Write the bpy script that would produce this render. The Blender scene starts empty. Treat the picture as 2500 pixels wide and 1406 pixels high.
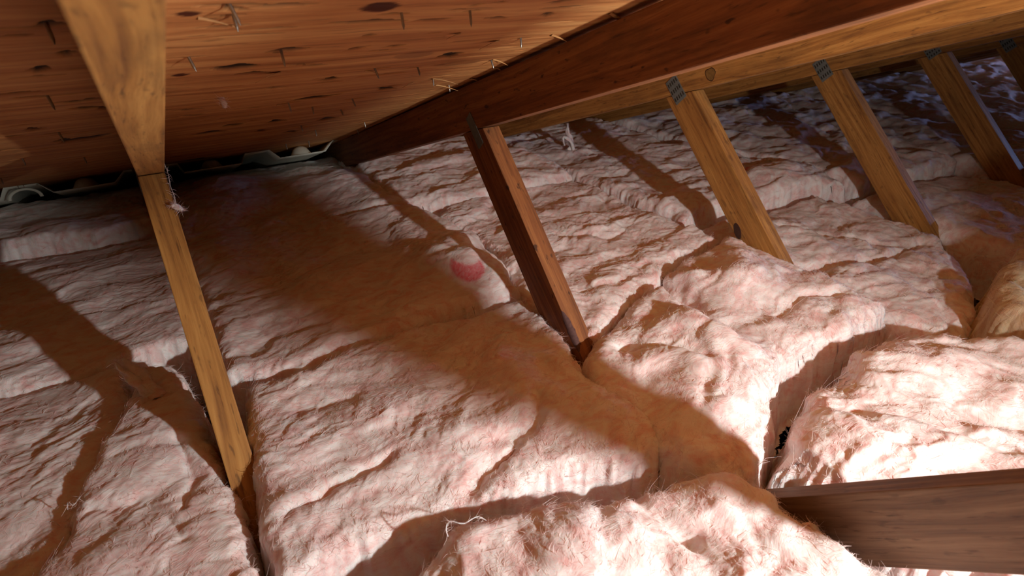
import bpy, bmesh, math, random
import numpy as np
from mathutils import Matrix, Vector

random.seed(7)
RNG = np.random.default_rng(7)
sc = bpy.context.scene
COL = sc.collection

# ------------------------------------------------------------------ camera
cam_d = bpy.data.cameras.new('camera')
cam = bpy.data.objects.new('camera', cam_d)
COL.objects.link(cam)
def _cam_matrix():
    r = Vector(ROT[0]); d = Vector(ROT[1]); f = Vector(ROT[2])
    m = Matrix(((r.x, -d.x, -f.x, CPOS[0]), (r.y, -d.y, -f.y, CPOS[1]), (r.z, -d.z, -f.z, CPOS[2]), (0, 0, 0, 1)))
    return m
ROT = [[0.8465286, -0.5322597, -0.0094311], [-0.2560283, -0.3915379, -0.8838255], [0.4667321, 0.7505982, -0.4677216]]
CPOS = [0.01207, -1.07337, 0.27588]
cam.matrix_world = _cam_matrix()
cam_d.sensor_width = 36.0
cam_d.lens = 1467.98 / 2500.0 * 36.0
cam_d.clip_start = 0.02
cam_d.dof.use_dof = True
cam_d.dof.focus_distance = 1.05
cam_d.dof.aperture_fstop = 8.0
sc.camera = cam

# ------------------------------------------------------------------ world and lamps
w = bpy.data.worlds.new('world')
sc.world = w
w.use_nodes = True
w.node_tree.nodes['Background'].inputs[0].default_value = (0.30, 0.42, 0.75, 1)
w.node_tree.nodes['Background'].inputs[1].default_value = 0.004

LAMP = (0.681, -1.470, 0.097)
ld = bpy.data.lights.new('work_lamp', 'SPOT')           # wide-beam work lamp clipped behind the long rafter's truss
ld.energy = 51.0
ld.shadow_soft_size = 0.015
ld.spot_size = math.radians(170)
ld.spot_blend = 1.0
ld.color = (1.0, 0.965, 0.93)
lo = bpy.data.objects.new('work_lamp', ld)
lo.location = LAMP
lo.rotation_euler = Vector((-0.26, 0.955, -0.05)).to_track_quat('-Z', 'Y').to_euler()
COL.objects.link(lo)

vd = bpy.data.lights.new('vent_daylight', 'AREA')
vd.shape = 'RECTANGLE'
vd.size = 0.5
vd.size_y = 0.4
vd.energy = 34.0
vd.color = (0.32, 0.48, 1.0)
vo = bpy.data.objects.new('vent_daylight', vd)
vo.location = (6.06, -0.9, -0.02)
vo.rotation_euler = (0, math.radians(90), 0)      # shines along -X out of the gable vent
COL.objects.link(vo)

vs = sc.view_settings
vs.view_transform = 'Standard'
vs.look = 'None'
vs.gamma = 1.0
vs.use_curve_mapping = False
vs.exposure = 0.26
sc.cycles.max_bounces = 4
sc.cycles.diffuse_bounces = 4
sc.cycles.glossy_bounces = 2
sc.cycles.transmission_bounces = 2
sc.cycles.adaptive_threshold = 0.045
sc.cycles.adaptive_min_samples = 12
sc.cycles.caustics_reflective = False
sc.cycles.caustics_refractive = False

# ------------------------------------------------------------------ helpers
def tag(o, label=None, cat=None, group=None, kind=None):
    if label: o['label'] = label
    if cat: o['category'] = cat
    if group: o['group'] = group
    if kind: o['kind'] = kind
    return o

def link(name, me, mat, parent=None):
    o = bpy.data.objects.new(name, me)
    if mat and not me.materials: me.materials.append(mat)
    COL.objects.link(o)
    if parent: o.parent = parent
    return o

def empty(name, loc=(0, 0, 0)):
    o = bpy.data.objects.new(name, None)
    o.empty_display_size = 0.1
    o.location = loc
    COL.objects.link(o)
    return o

def mesh_np(name, verts, faces, smooth=True, attrs=None):
    verts = np.asarray(verts, np.float32)
    faces = np.asarray(faces, np.int32)
    me = bpy.data.meshes.new(name)
    me.vertices.add(len(verts))
    me.vertices.foreach_set('co', verts.ravel())
    n = faces.shape[1]
    me.loops.add(faces.size)
    me.loops.foreach_set('vertex_index', faces.ravel())
    me.polygons.add(len(faces))
    me.polygons.foreach_set('loop_start', np.arange(0, faces.size, n, dtype=np.int32))
    if smooth:
        me.polygons.foreach_set('use_smooth', np.ones(len(faces), bool))
    if attrs:
        for k, v in attrs.items():
            a = me.attributes.new(k, 'FLOAT', 'POINT')
            a.data.foreach_set('value', np.asarray(v, np.float32))
    me.update()
    me.validate()
    return me

# ------------------------------------------------------------------ numpy noise
def _hash(ix, iy, seed):
    h = (ix.astype(np.int64) * 374761393 + iy.astype(np.int64) * 668265263 + seed * 974634777) & 0xffffffff
    h = ((h ^ (h >> 13)) * 1274126177) & 0xffffffff
    h = h ^ (h >> 16)
    return (h & 0xffff) / 65536.0 * 2 * np.pi

def perlin(x, y, seed=0):
    x0 = np.floor(x); y0 = np.floor(y)
    fx = x - x0; fy = y - y0
    ix = x0.astype(np.int64); iy = y0.astype(np.int64)
    def g(dx, dy):
        a = _hash(ix + dx, iy + dy, seed)
        return np.cos(a) * (fx - dx) + np.sin(a) * (fy - dy)
    u = fx * fx * fx * (fx * (fx * 6 - 15) + 10)
    v = fy * fy * fy * (fy * (fy * 6 - 15) + 10)
    a = g(0, 0); b = g(1, 0); c = g(0, 1); d = g(1, 1)
    return ((a + (b - a) * u) + ((c + (d - c) * u) - (a + (b - a) * u)) * v) * 1.45

def fbm(x, y, seed=0, octv=4, gain=0.5):
    s = 0; a = 1.0; t = 0
    for o in range(octv):
        s = s + a * perlin(x * 2 ** o + 17.3 * o, y * 2 ** o - 9.1 * o, seed + o * 13)
        t += a; a *= gain
    return s / t

def billow(x, y, seed=0, octv=2):
    s = 0; a = 1.0; t = 0
    for o in range(octv):
        n = np.abs(perlin(x * 2.1 ** o + 5.3 * o, y * 2.1 ** o + 3.1 * o, seed + 31 * o))
        s = s + a * np.sqrt(n * n + 0.0025)
        t += a; a *= 0.5
    return s / t

def smooth(e0, e1, x):
    t = np.clip((x - e0) / (e1 - e0), 0, 1)
    return t * t * (3 - 2 * t)

def poly_sd(px, py, poly):
    """signed distance, positive inside"""
    d = np.full(px.shape, 1e9); inside = np.zeros(px.shape, bool)
    n = len(poly)
    for i in range(n):
        ax, ay = poly[i]; bx, by = poly[(i + 1) % n]
        ex, ey = bx - ax, by - ay
        t = np.clip(((px - ax) * ex + (py - ay) * ey) / (ex * ex + ey * ey), 0, 1)
        d = np.minimum(d, np.hypot(px - ax - t * ex, py - ay - t * ey))
        c = ((ay > py) != (by > py)) & (px < ex * (py - ay) / (ey if abs(ey) > 1e-12 else 1e-12) + ax)
        inside ^= c
    return np.where(inside, d, -d)

def line_d(px, py, pts):
    d = np.full(px.shape, 1e9)
    for (ax, ay), (bx, by) in zip(pts[:-1], pts[1:]):
        ex, ey = bx - ax, by - ay
        t = np.clip(((px - ax) * ex + (py - ay) * ey) / (ex * ex + ey * ey + 1e-12), 0, 1)
        d = np.minimum(d, np.hypot(px - ax - t * ex, py - ay - t * ey))
    return d

# ------------------------------------------------------------------ materials
def mat_new(name):
    m = bpy.data.materials.new(name)
    m.use_nodes = True
    nt = m.node_tree
    b = nt.nodes['Principled BSDF']
    return m, nt, b

def N(nt, kind, **kw):
    n = nt.nodes.new(kind)
    for k, v in kw.items():
        if k.startswith('i_'):
            n.inputs[k[2:].replace('_', ' ')].default_value = v
        else:
            setattr(n, k, v)
    return n

def ramp(nt, stops, interp='LINEAR'):
    r = nt.nodes.new('ShaderNodeValToRGB')
    r.color_ramp.interpolation = interp
    els = r.color_ramp.elements
    while len(els) < len(stops): els.new(0.5)
    for e, (p, c) in zip(els, stops):
        e.position = p; e.color = (*c, 1)
    return r

def mixc(nt, fac, a, b, mode='MIX'):
    m = nt.nodes.new('ShaderNodeMix')
    m.data_type = 'RGBA'; m.blend_type = mode
    for sock, v in ((m.inputs[0], fac), (m.inputs[6], a), (m.inputs[7], b)):
        if hasattr(v, 'is_output') or isinstance(v, bpy.types.NodeSocket): nt.links.new(v, sock)
        elif isinstance(v, (int, float)): sock.default_value = v
        else: sock.default_value = (*v, 1)
    return m.outputs[2]

def wood(name, light, mid, dark, stain=(0.05, 0.02, 0.008), stain_amt=0.5, rough=0.62, grain=1.0, specks=0.0):
    """lumber whose grain runs along local X"""
    m, nt, b = mat_new(name)
    L = nt.links
    tc = N(nt, 'ShaderNodeTexCoord')
    oi = N(nt, 'ShaderNodeObjectInfo')
    off = N(nt, 'ShaderNodeVectorMath', operation='SCALE'); off.inputs['Scale'].default_value = 7.3
    comb = N(nt, 'ShaderNodeCombineXYZ')
    for i in range(3): L.new(oi.outputs['Random'], comb.inputs[i])
    L.new(comb.outputs[0], off.inputs[0])
    add = N(nt, 'ShaderNodeVectorMath', operation='ADD')
    L.new(tc.outputs['Object'], add.inputs[0]); L.new(off.outputs[0], add.inputs[1])
    wn = N(nt, 'ShaderNodeTexNoise', i_Scale=5.0, i_Detail=2.0)
    mpw = N(nt, 'ShaderNodeMapping'); mpw.inputs['Scale'].default_value = (0.5, 3, 3)
    L.new(add.outputs[0], mpw.inputs[0]); L.new(mpw.outputs[0], wn.inputs['Vector'])
    wsc = N(nt, 'ShaderNodeVectorMath', operation='SCALE'); wsc.inputs['Scale'].default_value = 0.035
    L.new(wn.outputs['Color'], wsc.inputs[0])
    add2 = N(nt, 'ShaderNodeVectorMath', operation='ADD')
    L.new(add.outputs[0], add2.inputs[0]); L.new(wsc.outputs[0], add2.inputs[1])
    mp = N(nt, 'ShaderNodeMapping'); mp.inputs['Scale'].default_value = (3.0 * grain, 110 * grain, 110 * grain)
    L.new(add2.outputs[0], mp.inputs[0])
    g1 = N(nt, 'ShaderNodeTexNoise', i_Scale=1.0, i_Detail=6.0, i_Roughness=0.62)
    L.new(mp.outputs[0], g1.inputs['Vector'])
    r1 = ramp(nt, [(0.26, dark), (0.47, mid), (0.70, light)])
    L.new(g1.outputs['Fac'], r1.inputs[0])
    # broad blotches
    mp2 = N(nt, 'ShaderNodeMapping'); mp2.inputs['Scale'].default_value = (6, 22, 22)
    L.new(add.outputs[0], mp2.inputs[0])
    g2 = N(nt, 'ShaderNodeTexNoise', i_Scale=1.0, i_Detail=5.0, i_Roughness=0.65)
    L.new(mp2.outputs[0], g2.inputs['Vector'])
    r2 = ramp(nt, [(0.50, (0, 0, 0)), (0.78, (1, 1, 1))])
    L.new(g2.outputs['Fac'], r2.inputs[0])
    sc_ = N(nt, 'ShaderNodeMath', operation='MULTIPLY'); sc_.inputs[1].default_value = stain_amt
    L.new(r2.outputs[0], sc_.inputs[0])
    c1 = mixc(nt, sc_.outputs[0], r1.outputs[0], stain)
    # short dark pores and checks along the grain
    mp3 = N(nt, 'ShaderNodeMapping'); mp3.inputs['Scale'].default_value = (26, 210, 210)
    L.new(add2.outputs[0], mp3.inputs[0])
    g3 = N(nt, 'ShaderNodeTexNoise', i_Scale=1.0, i_Detail=3.0, i_Roughness=0.6)
    L.new(mp3.outputs[0], g3.inputs['Vector'])
    r3 = ramp(nt, [(0.60, (0, 0, 0)), (0.70, (1, 1, 1))])
    L.new(g3.outputs['Fac'], r3.inputs[0])
    sc3 = N(nt, 'ShaderNodeMath', operation='MULTIPLY'); sc3.inputs[1].default_value = 0.55
    L.new(r3.outputs[0], sc3.inputs[0])
    c2 = mixc(nt, sc3.outputs[0], c1, stain)
    if specks:
        mp4 = N(nt, 'ShaderNodeMapping'); mp4.inputs['Scale'].default_value = (34, 70, 70)
        L.new(add.outputs[0], mp4.inputs[0])
        g4 = N(nt, 'ShaderNodeTexNoise', i_Scale=1.0, i_Detail=2.0, i_Roughness=0.5)
        L.new(mp4.outputs[0], g4.inputs['Vector'])
        r4 = ramp(nt, [(0.66, (0, 0, 0)), (0.72, (1, 1, 1))])
        L.new(g4.outputs['Fac'], r4.inputs[0])
        s4 = N(nt, 'ShaderNodeMath', operation='MULTIPLY'); s4.inputs[1].default_value = specks
        L.new(r4.outputs[0], s4.inputs[0])
        c2 = mixc(nt, s4.outputs[0], c2, (0.030, 0.012, 0.008))
    L.new(c2, b.inputs['Base Color'])
    b.inputs['Roughness'].default_value = rough
    b.inputs['Specular IOR Level'].default_value = 0.35
    bp = N(nt, 'ShaderNodeBump'); bp.inputs['Strength'].default_value = 0.45; bp.inputs['Distance'].default_value = 0.0016
    L.new(g1.outputs['Fac'], bp.inputs['Height'])
    L.new(bp.outputs[0], b.inputs['Normal'])
    return m

M_WOOD = wood('lumber', (0.52, 0.265, 0.070), (0.35, 0.155, 0.036), (0.17, 0.066, 0.018), stain_amt=0.62, specks=0.35)
M_WOOD2 = wood('lumber_reddish', (0.36, 0.145, 0.045), (0.235, 0.083, 0.026), (0.11, 0.035, 0.014), stain_amt=0.7, specks=0.8)

M_WOOD3 = wood('lumber_weathered', (0.27, 0.165, 0.090), (0.18, 0.100, 0.052), (0.085, 0.046, 0.028), stain_amt=0.6, specks=0.3)

def plywood():
    m, nt, b = mat_new('plywood_veneer')
    L = nt.links
    tc = N(nt, 'ShaderNodeTexCoord')
    wn = N(nt, 'ShaderNodeTexNoise', i_Scale=1.0, i_Detail=3.0)
    mpw = N(nt, 'ShaderNodeMapping'); mpw.inputs['Scale'].default_value = (3.0, 9, 9)
    L.new(tc.outputs['Object'], mpw.inputs[0]); L.new(mpw.outputs[0], wn.inputs['Vector'])
    wsc = N(nt, 'ShaderNodeVectorMath', operation='SCALE'); wsc.inputs['Scale'].default_value = 0.06
    L.new(wn.outputs['Color'], wsc.inputs[0])
    add2 = N(nt, 'ShaderNodeVectorMath', operation='ADD')
    L.new(tc.outputs['Object'], add2.inputs[0]); L.new(wsc.outputs[0], add2.inputs[1])
    mp = N(nt, 'ShaderNodeMapping'); mp.inputs['Scale'].default_value = (1.8, 42, 42)
    L.new(add2.outputs[0], mp.inputs[0])
    g1 = N(nt, 'ShaderNodeTexNoise', i_Scale=1.0, i_Detail=7.0, i_Roughness=0.6)
    L.new(mp.outputs[0], g1.inputs['Vector'])
    r1 = ramp(nt, [(0.25, (0.29, 0.100, 0.030)), (0.46, (0.57, 0.243, 0.080)), (0.70, (0.76, 0.41, 0.15))])
    L.new(g1.outputs['Fac'], r1.inputs[0])
    # thin dark grain lines
    mp3 = N(nt, 'ShaderNodeMapping'); mp3.inputs['Scale'].default_value = (7, 190, 190)
    L.new(add2.outputs[0], mp3.inputs[0])
    g3 = N(nt, 'ShaderNodeTexNoise', i_Scale=1.0, i_Detail=4.0, i_Roughness=0.6)
    L.new(mp3.outputs[0], g3.inputs['Vector'])
    r3 = ramp(nt, [(0.60, (0, 0, 0)), (0.72, (1, 1, 1))])
    L.new(g3.outputs['Fac'], r3.inputs[0])
    s3 = N(nt, 'ShaderNodeMath', operation='MULTIPLY'); s3.inputs[1].default_value = 0.6
    L.new(r3.outputs[0], s3.inputs[0])
    c1 = mixc(nt, s3.outputs[0], r1.outputs[0], (0.09, 0.03, 0.012))
    at = N(nt, 'ShaderNodeAttribute', attribute_name='knot')
    c2 = mixc(nt, at.outputs['Fac'], c1, (0.085, 0.018, 0.008))
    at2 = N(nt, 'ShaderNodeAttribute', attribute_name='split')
    c3 = mixc(nt, at2.outputs['Fac'], c2, (0.022, 0.009, 0.005))  # shade inside the veneer splits, painted in as a near-black colour
    L.new(c3, b.inputs['Base Color'])
    b.inputs['Roughness'].default_value = 0.6
    b.inputs['Specular IOR Level'].default_value = 0.3
    bp = N(nt, 'ShaderNodeBump'); bp.inputs['Strength'].default_value = 0.5; bp.inputs['Distance'].default_value = 0.002
    L.new(g1.outputs['Fac'], bp.inputs['Height'])
    L.new(bp.outputs[0], b.inputs['Normal'])
    return m
M_PLY = plywood()

def fiberglass(name, white, pink, deep, sss=0.55, tint_col=(0.75, 0.06, 0.09)):
    m, nt, b = mat_new(name)
    L = nt.links
    tc = N(nt, 'ShaderNodeTexCoord')
    mp = N(nt, 'ShaderNodeMapping'); mp.inputs['Scale'].default_value = (15, 21, 21)
    L.new(tc.outputs['Object'], mp.inputs[0])
    n1 = N(nt, 'ShaderNodeTexNoise', i_Scale=1.0, i_Detail=6.0, i_Roughness=0.58, i_Distortion=2.2)
    L.new(mp.outputs[0], n1.inputs['Vector'])
    r1 = ramp(nt, [(0.36, deep), (0.485, pink), (0.60, white)])
    L.new(n1.outputs['Fac'], r1.inputs[0])
    # fine drawn-out fibre streaks, swirling
    wn = N(nt, 'ShaderNodeTexNoise', i_Scale=9.0, i_Detail=2.0)
    L.new(tc.outputs['Object'], wn.inputs['Vector'])
    wsc = N(nt, 'ShaderNodeVectorMath', operation='SCALE'); wsc.inputs['Scale'].default_value = 0.16
    L.new(wn.outputs['Color'], wsc.inputs[0])
    add = N(nt, 'ShaderNodeVectorMath', operation='ADD')
    L.new(tc.outputs['Object'], add.inputs[0]); L.new(wsc.outputs[0], add.inputs[1])
    mp2 = N(nt, 'ShaderNodeMapping'); mp2.inputs['Scale'].default_value = (60, 190, 130)
    mp2.inputs['Rotation'].default_value = (0, 0, 0.35)
    L.new(add.outputs[0], mp2.inputs[0])
    n2 = N(nt, 'ShaderNodeTexNoise', i_Scale=1.0, i_Detail=5.0, i_Roughness=0.65)
    L.new(mp2.outputs[0], n2.inputs['Vector'])
    r2 = ramp(nt, [(0.36, (0, 0, 0)), (0.62, (1, 1, 1))])
    L.new(n2.outputs['Fac'], r2.inputs[0])
    s2 = N(nt, 'ShaderNodeMath', operation='MULTIPLY'); s2.inputs[1].default_value = 0.42
    L.new(r2.outputs[0], s2.inputs[0])
    c1 = mixc(nt, s2.outputs[0], r1.outputs[0], white)
    at = N(nt, 'ShaderNodeAttribute', attribute_name='tint')
    c2 = mixc(nt, at.outputs['Fac'], c1, tint_col)
    L.new(c2, b.inputs['Base Color'])
    b.inputs['Roughness'].default_value = 0.85
    b.inputs['Specular IOR Level'].default_value = 0.12
    b.inputs['Sheen Weight'].default_value = 0.12
    b.inputs['Sheen Roughness'].default_value = 0.5
    b.inputs['Subsurface Weight'].default_value = sss
    b.inputs['Subsurface Radius'].default_value = (1.0, 0.45, 0.38)
    b.inputs['Subsurface Scale'].default_value = 0.012
    bp = N(nt, 'ShaderNodeBump'); bp.inputs['Strength'].default_value = 0.5; bp.inputs['Distance'].default_value = 0.003
    L.new(n2.outputs['Fac'], bp.inputs['Height'])
    L.new(bp.outputs[0], b.inputs['Normal'])
    return m
M_PINK = fiberglass('pink_fiberglass', (0.89, 0.82, 0.80), (0.85, 0.68, 0.655), (0.79, 0.48, 0.455))
M_YEL = fiberglass('cream_fiberglass', (0.88, 0.82, 0.60), (0.80, 0.70, 0.44), (0.55, 0.38, 0.20), tint_col=(0.42, 0.20, 0.09))

def fibre(name, a, b_):
    m, nt, b = mat_new(name)
    L = nt.links
    oi = N(nt, 'ShaderNodeTexCoord')
    n = N(nt, 'ShaderNodeTexNoise', i_Scale=60.0, i_Detail=1.0)
    L.new(oi.outputs['Object'], n.inputs['Vector'])
    c = mixc(nt, n.outputs['Fac'], a, b_)
    df = N(nt, 'ShaderNodeBsdfDiffuse'); tr = N(nt, 'ShaderNodeBsdfTranslucent'); mx = N(nt, 'ShaderNodeMixShader')
    mx.inputs[0].default_value = 0.45
    L.new(c, df.inputs[0]); L.new(c, tr.inputs[0])
    L.new(df.outputs[0], mx.inputs[1]); L.new(tr.outputs[0], mx.inputs[2])
    L.new(mx.outputs[0], nt.nodes['Material Output'].inputs['Surface'])
    nt.nodes.remove(b)
    return m
M_FIB = fibre('pink_glass_fibre', (0.88, 0.66, 0.63), (0.92, 0.84, 0.81))
M_FIBY = fibre('cream_glass_fibre', (0.80, 0.66, 0.38), (0.90, 0.82, 0.58))

def simple(name, col, rough=0.6, metal=0.0, spec=0.4, var=0.15, scale=40):
    m, nt, b = mat_new(name)
    tc = N(nt, 'ShaderNodeTexCoord')
    n = N(nt, 'ShaderNodeTexNoise', i_Scale=scale, i_Detail=4.0)
    nt.links.new(tc.outputs['Object'], n.inputs['Vector'])
    c = mixc(nt, n.outputs['Fac'], tuple(x * (1 - var) for x in col), tuple(min(1, x * (1 + var)) for x in col))
    nt.links.new(c, b.inputs['Base Color'])
    b.inputs['Roughness'].default_value = rough
    b.inputs['Metallic'].default_value = metal
    b.inputs['Specular IOR Level'].default_value = spec
    return m
M_ZINC = simple('galvanized_steel', (0.20, 0.23, 0.22), 0.55, 0.55, 0.5, 0.35, 120)
M_SLOT = simple('slot_shadow_steel', (0.035, 0.030, 0.022), 0.7, 0.2)
M_NAIL = simple('bright_nail_steel', (0.42, 0.40, 0.36), 0.35, 0.9, 0.5, 0.25, 200)
M_FOAM = simple('white_vent_plastic', (0.72, 0.76, 0.66), 0.45, 0.0, 0.4, 0.06, 30)
M_SPL = wood('splinter_wood', (0.66, 0.38, 0.16), (0.52, 0.26, 0.09), (0.34, 0.15, 0.05), stain_amt=0.1)
M_KNOT = simple('knot_wood', (0.20, 0.105, 0.028), 0.55, 0, 0.4, 0.5, 160)
M_KNOTD = simple('dark_knot_wood', (0.045, 0.017, 0.010), 0.5, 0, 0.4, 0.4, 160)
M_BARK = simple('bark_edge', (0.10, 0.05, 0.045), 0.8, 0, 0.3, 0.5, 200)
M_DRY = simple('ceiling_drywall', (0.55, 0.52, 0.48), 0.9)
M_THREAD = simple('dust_thread', (0.55, 0.50, 0.46), 0.9)

# ------------------------------------------------------------------ truss geometry
S = 0.61
TH = math.radians(18.44)                    # 4 in 12 pitch
PH = math.radians(45.81)                    # compression web
T38, D89 = 0.038, 0.089
DX = {0: 0.0, 1: 0.004, 2: -0.005, 3: 0.005, 4: 0.008}
DZ = {0: 0.0, 1: -0.006, 2: 0.007, 3: 0.006, 4: 0.012}
THK = {0: math.radians(19.2), 1: math.radians(18.1), 2: math.radians(18.28)}
SH_OFF = 0.0895                             # sheathing face above the rafter soffit, square to the slope
Z_CHORD = -0.60

def member(name, parent, x0, origin, ang, poly, mat, bev=0.0018, th=T38):
    """board in the plane x = const; poly in local (along, across); grain along local X"""
    bm = bmesh.new()
    lo_, hi_ = [], []
    for (l, wv) in poly:
        lo_.append(bm.verts.new((l, wv, 0))); hi_.append(bm.verts.new((l, wv, th)))
    n = len(poly)
    bm.faces.new(lo_); bm.faces.new(list(reversed(hi_)))
    for i in range(n):
        j = (i + 1) % n
        bm.faces.new((lo_[j], lo_[i], hi_[i], hi_[j]))
    bmesh.ops.recalc_face_normals(bm, faces=bm.faces)
    bmesh.ops.bevel(bm, geom=list(bm.edges), offset=bev, segments=2, affect='EDGES', profile=0.6)
    me = bpy.data.meshes.new(name); bm.to_mesh(me); bm.free()
    o = link(name, me, mat, parent)
    ca, sa = math.cos(ang), math.sin(ang)
    # local X -> along (0,ca,sa); local Y -> across (0,-sa,ca); local Z -> +X world
    o.matrix_local = Matrix(((0, 0, 1, x0), (ca, -sa, 0, origin[0]), (sa, ca, 0, origin[1]), (0, 0, 0, 1)))
    return o

RIDGE_Y = -1.86
def plate(parent, x, cy, cz, ang, wd, ht, mat=M_ZINC, slots=True):
    """truss plate pressed into the -X face; ht runs along ang"""
    bm = bmesh.new()
    t = 0.0012
    vs_ = [bm.verts.new((sx * ht / 2, sy * wd / 2, z)) for z in (0, -t) for sx, sy in ((-1, -1), (1, -1), (1, 1), (-1, 1))]
    bm.faces.new(vs_[0:4]); bm.faces.new(vs_[7:3:-1])
    for i in range(4):
        j = (i + 1) % 4
        bm.faces.new((vs_[j], vs_[i], vs_[4 + i], vs_[4 + j]))
    bmesh.ops.recalc_face_normals(bm, faces=bm.faces)
    me = bpy.data.meshes.new('gusset_plate'); bm.to_mesh(me); bm.free()
    o = link('gusset_plate', me, mat, parent)
    ca, sa = math.cos(ang), math.sin(ang)
    o.matrix_local = Matrix(((0, 0, 1, x), (ca, -sa, 0, cy), (sa, ca, 0, cz), (0, 0, 0, 1)))
    if slots:
        V, F = [], []
        for r in range(3):
            for c in range(5):
                for q in range(2):
                    lx = (r - 1) * ht * 0.31 + (q - 0.5) * 0.0045 * 0
                    ly = (c - 2) * wd * 0.19 + (q * 0.0)
                    if q: continue
                    hl, hw = ht * 0.075, wd * 0.045
                    # slanted punched slot with a raised tooth lip
                    b0 = len(V)
                    for sx, sy in ((-1, -1), (1, -1), (1, 1), (-1, 1)):
                        V.append((lx + sx * hl, ly + sy * hw + sx * 0.0004, -t - 0.0002))
                    for sx, sy in ((-1, -1), (1, -1), (1, 1), (-1, 1)):
                        V.append((lx + sx * hl * 0.8, ly + sy * hw * 0.6, -t - 0.0006))
                    F += [(b0, b0 + 1, b0 + 5, b0 + 4), (b0 + 1, b0 + 2, b0 + 6, b0 + 5), (b0 + 2, b0 + 3, b0 + 7, b0 + 6), (b0 + 3, b0, b0 + 4, b0 + 7), (b0 + 4, b0 + 5, b0 + 6, b0 + 7)]
        me = mesh_np('punched_slots', V, F, smooth=False)
        link('punched_slots', me, M_SLOT, o)
    return o

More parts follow.
